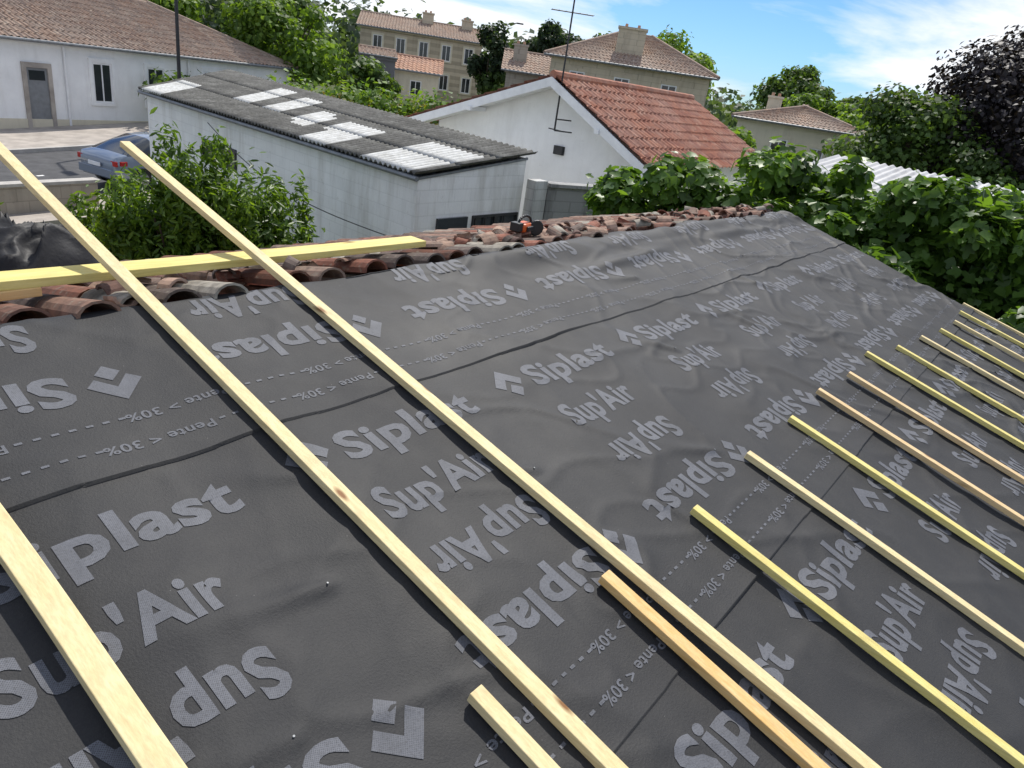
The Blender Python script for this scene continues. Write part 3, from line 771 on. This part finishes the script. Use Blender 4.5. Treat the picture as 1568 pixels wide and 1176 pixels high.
# ------------------------------------------------------------ foliage
def leaf_tpl(kind):
    if kind=='fig':
        v=[(0,-.5,0),(.28,-.25,.06),(.46,.08,.02),(.2,.12,.03),(.16,.42,0),(0,.55,-.05),(-.16,.42,0),(-.2,.12,.03),(-.46,.08,.02),(-.28,-.25,.06),(0,0,-.03)]
        f=[(10,0,1,2),(10,2,3,4),(10,4,5,6),(10,6,7,8),(10,8,9,0)]
    elif kind=='laurel':
        v=[(0,-.5,0),(.17,-.1,.05),(.12,.3,.03),(0,.55,-.06),(-.12,.3,.03),(-.17,-.1,.05)]
        f=[(0,1,2,3),(0,3,4,5)]
    else:
        v=[(0,-.5,0),(.4,0,.08),(0,.5,0),(-.4,0,.08)]; f=[(0,1,2,3)]
    return np.array(v),np.array(f)
def foliage(name,blobs,n,size,kind,cols,parent,mat,seed=0,upb=.5,shoot=0,fill=.55):
    rg=np.random.default_rng(seed); B=np.array(blobs,float)
    w=(B[:,3]*B[:,4]+B[:,4]*B[:,5]+B[:,3]*B[:,5]); w/=w.sum()
    idx=rg.choice(len(B),n,p=w); b=B[idx]
    d=rg.normal(size=(n,3)); d/=np.linalg.norm(d,axis=1)[:,None]
    rad=fill+(1-fill)*rg.random(n)**.7; rad*= (1+.18*rg.normal(size=n)*.6)
    pos=b[:,:3]+d*b[:,3:6]*rad[:,None]
    if shoot:
        up_=rg.random(n)<.25; pos[up_,2]+=rg.random(up_.sum())**2*shoot
    nm=d*.8+np.array([0,0,upb])+rg.normal(size=(n,3))*.5; nm/=np.linalg.norm(nm,axis=1)[:,None]
    t=rg.normal(size=(n,3))+(np.array([0,0,-.6]) if kind=='fig' else np.array([0,0,.9]) if kind=='laurel' else 0); t-=(t*nm).sum(1)[:,None]*nm; t/=np.linalg.norm(t,axis=1)[:,None]
    s_=np.cross(nm,t); tv,tf=leaf_tpl(kind); sz=size*(.65+.7*rg.random(n))
    V=pos[:,None,:]+sz[:,None,None]*(tv[None,:,0,None]*s_[:,None,:]+tv[None,:,1,None]*t[:,None,:]+tv[None,:,2,None]*nm[:,None,:])
    k=len(tv); F=(tf[None]+ (np.arange(n)*k)[:,None,None]).reshape(-1,4)
    C=np.array(cols); bc=rg.random(len(B)); ci=rg.random(n)*.55+bc[idx]*.45
    ci=ci*(len(C)-1); i0=np.clip(ci.astype(int),0,len(C)-2); fr=(ci-i0)[:,None]; c=C[i0]*(1-fr)+C[i0+1]*fr
    c*=(.8+.4*rg.random(n))[:,None]
    c=np.repeat(np.concatenate([c,np.ones((n,1))],1),k,0)
    return np_mesh(name,V.reshape(-1,3),F,[mat],col=c,parent=parent)
GREEN=[(.03,.055,.016),(.05,.09,.022),(.08,.14,.03),(.11,.18,.045)]
BRIGHT=[(.05,.1,.018),(.09,.16,.025),(.14,.23,.035),(.19,.29,.06)]
DKGREEN=[(.018,.034,.018),(.028,.052,.025),(.04,.07,.03)]
PURPLE=[(.012,.010,.012),(.020,.015,.018),(.030,.022,.024)]
def crown(c,r,n,seed,cl=.38,flat=.8):
    rg=random.Random(seed); out=[]
    for i in range(n):
        while 1:
            d=Vector((rg.uniform(-1,1),rg.uniform(-1,1),rg.uniform(-.8,1)))
            if .05<d.length<1: break
        k=rg.uniform(.55,.85); d=d.normalized()*k
        rr=cl*rg.uniform(.6,1.2)
        out.append((c[0]+d.x*r[0],c[1]+d.y*r[1],c[2]+d.z*r[2],rr*r[0],rr*r[1],rr*r[2]*flat))
    return out
def tree(name,c,r,cols=GREEN,n=3500,size=.35,seed=0,ncl=22,mat=None,z0=0,cl=.36):
    root=empty(name); mb=MB(); base=Vector((c[0],c[1],z0-.2)); top=Vector((c[0],c[1],c[2]))
    tr=max(.12,r[0]*.08)
    mid=base.lerp(top,.55)+Vector((.15,.1,0)); mb.cyl(base,mid,tr,tr*.7,9); mb.cyl(mid,top,tr*.7,tr*.25,8)
    bl=crown(c,r,ncl,seed,cl)
    for b in bl[:12]:
        mb.cyl(mid.lerp(top,random.random()*.6),Vector(b[:3]),tr*.3,tr*.08,6)
    mb.build('trunk',[M_BARK],root)
    foliage('foliage',bl,n,size,'leaf',cols,root,mat or L_MAT,seed,fill=.35)
    return root
fig=empty('fig_tree'); rg=random.Random(3); bl=[]
env=[(10.2,5.5,2.75,.7),(10.4,4.7,2.95,.95),(10.8,3.8,3.15,1.1),(11.1,2.8,3.2,1.1),(11.2,1.8,3.3,1.1),(11.2,.8,3.3,1.1),(11.2,-.2,3.2,1.1),(11.2,-1.3,3.1,1.2),(10.2,3.9,2.35,.85),(10.0,2.6,2.35,.95),(9.9,1.4,2.35,.95),(9.8,.2,2.25,.95),(9.8,-1.0,2.15,.95),(12.3,3.2,2.95,1.2),(12.5,1.2,3.05,1.2),(12.4,-.8,3.05,1.2),(9.9,4.8,2.1,.75)]
for (x,y,z,r) in env:
    bl.append((x,y,z-.3,r*.8,r*.8,r*.8))
    for i in range(7):
        a=rg.uniform(0,6.28);el=rg.uniform(-.3,1.3); q=rg.uniform(.28,.42)
        bl.append((x+r*.75*math.cos(a)*math.cos(el),y+r*.75*math.sin(a)*math.cos(el),z+r*.75*math.sin(el),q,q,q*.8))
foliage('foliage',bl,28000,.175,'fig',[(.035,.075,.016),(.065,.125,.024),(.1,.185,.032),(.15,.26,.05)],fig,L_GLOSS,5,upb=.7,fill=.5,shoot=.15)
mb=MB()
for i in range(26):
    x=rg.uniform(9.8,12.5);y=rg.uniform(-1.8,5.2); mb.cyl((11.2,y*.8,-.1),(x,y,rg.uniform(2.4,3.4)),.05,.02,7)
mb.build('trunk',[M_BARK],fig)
lau=empty('laurel_bush'); bl=[]
for (x,y,z,r,hh_) in [(4.3,9.6,1.6,.55,1.0),(4.7,9.3,1.95,.6,1.1),(5.2,9.1,2.15,.6,1.1),(5.7,8.8,2.1,.6,1.15),(6.1,8.5,1.65,.5,1.0),(5.3,9.9,1.7,.8,1.1),(4.6,10.2,1.5,.7,1.0),(6.0,9.4,1.6,.6,1.0)]:
    bl.append((x,y,z-.2,r,r,hh_))
    for i in range(11):
        a=rg.uniform(0,6.28); q=rg.uniform(.12,.2); bl.append((x+r*.8*math.cos(a),y+r*.8*math.sin(a),z+rg.uniform(-.4,hh_*.85),q,q,rg.uniform(.3,.5)))
foliage('foliage',bl,28000,.115,'laurel',[(.035,.07,.012),(.07,.13,.018),(.12,.2,.025),(.2,.3,.04)],lau,L_GLOSS,8,upb=.2,shoot=.25,fill=.4)
mb=MB()
for i in range(14): mb.cyl((5.2+rg.uniform(-.3,.3),9.4,-.1),(rg.uniform(4.4,6.0),rg.uniform(8.8,10),2.3),.035,.012,6)
mb.build('stems',[M_BARK],lau)
s2=empty('laurel_bush'); foliage('foliage',[(2.9,10.6,1.9,.4,.5,1.15),(2.5,10.2,1.6,.5,.6,1.2)],2600,.12,'laurel',[(.03,.06,.012),(.06,.11,.018),(.1,.17,.025)],s2,L_GLOSS,9,upb=.2)
s3=empty('garden_shrubs'); bl=[]
for i in range(34):
    t=i/33; x=14.6+4.8*t+rg.uniform(-.4,.4); y=20.6-4.6*t+rg.uniform(-.3,.6)
    bl.append((x,y,rg.uniform(1.8,3.0)+.3*t,.9,.9,.8))
foliage('foliage',bl,10000,.18,'leaf',[(.05,.1,.02),(.09,.17,.03),(.15,.24,.04),(.28,.16,.06)],s3,L_MAT,12,fill=.3)
s4=empty('garden_shrubs'); bl=[]
for i in range(30):
    bl.append((rg.uniform(17,30),rg.uniform(20,34),rg.uniform(1.0,2.2),1.4,1.4,1.0))
foliage('foliage',bl,7000,.32,'leaf',GREEN,s4,L_MAT,13,fill=.3)
tree('leafy_tree',(26.2,36.8,4.6),(3.0,3.0,2.7),BRIGHT,6500,.28,31,26)
tree('leafy_tree',(31.0,36.,3.0),(2.4,2.4,1.6),GREEN,3500,.3,32)
tree('leafy_tree',(33.,48,5.8),(4.2,4.2,3.3),GREEN,5500,.38,33)
tree('leafy_tree',(27.,52,6.6),(4.,4.,3.2),BRIGHT,5000,.38,34)
tree('leafy_tree',(38.5,56,5.4),(4.,4.,2.4),GREEN,4000,.42,35)
tree('pine_tree',(45.6,38.7,5.6),(1.7,1.7,2.7),DKGREEN,4500,.28,36)
tree('leafy_tree',(46.5,38.,3.6),(2.0,2.0,1.5),GREEN,3000,.33,37)
tree('leafy_tree',(51.5,36.5,6.5),(3.6,3.6,2.4),DKGREEN,5500,.34,38,28)
tree('pine_tree',(48.6,35.4,7.2),(1.2,1.2,2.1),DKGREEN,2500,.26,39)
tree('leafy_tree',(53.,27.5,6.6),(3.8,3.8,2.9),BRIGHT,6500,.34,40,28)
tree('leafy_tree',(49.5,31.,5.8),(3.,3.,2.4),GREEN,4000,.34,41)
tree('leafy_tree',(76.,24.7,6.6),(3.8,3.8,2.9),GREEN,7000,.38,42,34,cl=.42)
tree('leafy_tree',(68.,19.5,5.0),(3.6,3.6,2.2),BRIGHT,4500,.4,43)
tree('leafy_tree',(77.,19.0,5.6),(3.,3.,2.2),GREEN,4000,.4,44)
tree('leafy_tree',(37.5,6.9,3.9),(3.0,3.0,2.5),GREEN,9000,.25,45,36,cl=.42)
tree('leafy_tree',(36.5,3.0,3.0),(2.4,2.4,1.7),GREEN,5000,.25,46)
tree('copper_beech',(42,1.7,5.3),(6.6,6.6,5.4),PURPLE,46000,.23,47,100,cl=.32,mat=L_DARK)
tree('leafy_tree',(30,17.5,2.8),(2.2,2.2,1.4),GREEN,4000,.26,48)
tree('leafy_tree',(34,14.0,2.6),(2.2,2.2,1.4),BRIGHT,4000,.26,49)
dt=empty('distant_trees'); bl=[]
for i in range(230):
    az=math.radians(rg.uniform(-12,88)); dd_=rg.uniform(95,190); deg=math.degrees(az)
    zt=5.5+max(0,(deg-22))*.13+rg.uniform(-1.5,1.5)+(dd_-95)*.03
    bl.append((dd_*math.cos(az),dd_*math.sin(az),zt*.6,rg.uniform(4,7),rg.uniform(4,7),zt*.55))
foliage('foliage',bl,36000,1.1,'leaf',[(.035,.058,.035),(.05,.082,.043),(.075,.11,.055)],dt,L_MAT,50,fill=.6)

# ------------------------------------------------------------ light, sky
SD=Vector((.86,.42,0)).normalized(); EL=math.radians(52)
sd=Vector((SD.x*math.cos(EL),SD.y*math.cos(EL),math.sin(EL)))
L=bpy.data.lights.new('sun','SUN'); L.energy=4.9; L.angle=math.radians(.53); L.color=(1,.955,.88)
lo=link(bpy.data.objects.new('sun',L)); lo.rotation_euler=(-sd).to_track_quat('-Z','Y').to_euler(); lo.location=(0,0,30)
W=bpy.data.worlds.new('World'); sc.world=W; W.use_nodes=True; nt=W.node_tree
bg=nt.nodes['Background']; sky=nt.nodes.new('ShaderNodeTexSky'); sky.sky_type='NISHITA'; sky.sun_disc=False
sky.sun_elevation=EL; sky.sun_rotation=math.atan2(sd.x,sd.y); sky.air_density=1; sky.dust_density=.2; sky.ozone_density=2.5
tn=nt.nodes.new('ShaderNodeMix'); tn.data_type='RGBA'; tn.blend_type='MULTIPLY'; tn.inputs[0].default_value=1; nt.links.new(sky.outputs[0],tn.inputs[6]); tn.inputs[7].default_value=(.38,.57,.84,1)
tc=nt.nodes.new('ShaderNodeTexCoord'); mp=nt.nodes.new('ShaderNodeMapping'); mp.inputs['Scale'].default_value=(1.,1.,3.8); mp.inputs['Location'].default_value=(.35,.1,.2)
nt.links.new(tc.outputs['Generated'],mp.inputs[0])
no=nt.nodes.new('ShaderNodeTexNoise'); no.inputs['Scale'].default_value=3.4; no.inputs['Detail'].default_value=8; no.inputs['Roughness'].default_value=.55; no.inputs['Distortion'].default_value=.3
nt.links.new(mp.outputs[0],no.inputs['Vector'])
rp_=nt.nodes.new('ShaderNodeValToRGB'); rp_.color_ramp.elements[0].position=.41; rp_.color_ramp.elements[0].color=(0,0,0,1); rp_.color_ramp.elements[1].position=.60; rp_.color_ramp.elements[1].color=(1,1,1,1)
nt.links.new(no.outputs[0],rp_.inputs[0])
mm=nt.nodes.new('ShaderNodeMix'); mm.data_type='RGBA'; nt.links.new(rp_.outputs[0],mm.inputs[0]); nt.links.new(tn.outputs[2],mm.inputs[6]); mm.inputs[7].default_value=(7.2,7.4,7.7,1)
nt.links.new(mm.outputs[2],bg.inputs[0]); bg.inputs[1].default_value=.15
# ------------------------------------------------------------ camera
r=Vector((.6133,-.7741,.1389)).normalized(); w=Vector((.7547,.5287,-.3939)).normalized()
r=(r-w*r.dot(w)).normalized(); u=r.cross(w)
cam=bpy.data.cameras.new('camera'); co=link(bpy.data.objects.new('camera',cam))
co.matrix_world=Matrix(((r.x,u.x,-w.x,0),(r.y,u.y,-w.y,0),(r.z,u.z,-w.z,4.6),(0,0,0,1)))
cam.sensor_width=36; cam.lens=25.0; cam.clip_start=.05; cam.clip_end=2000
sc.camera=co
sc.view_settings.view_transform='Standard'; sc.view_settings.look='None'; sc.view_settings.exposure=0
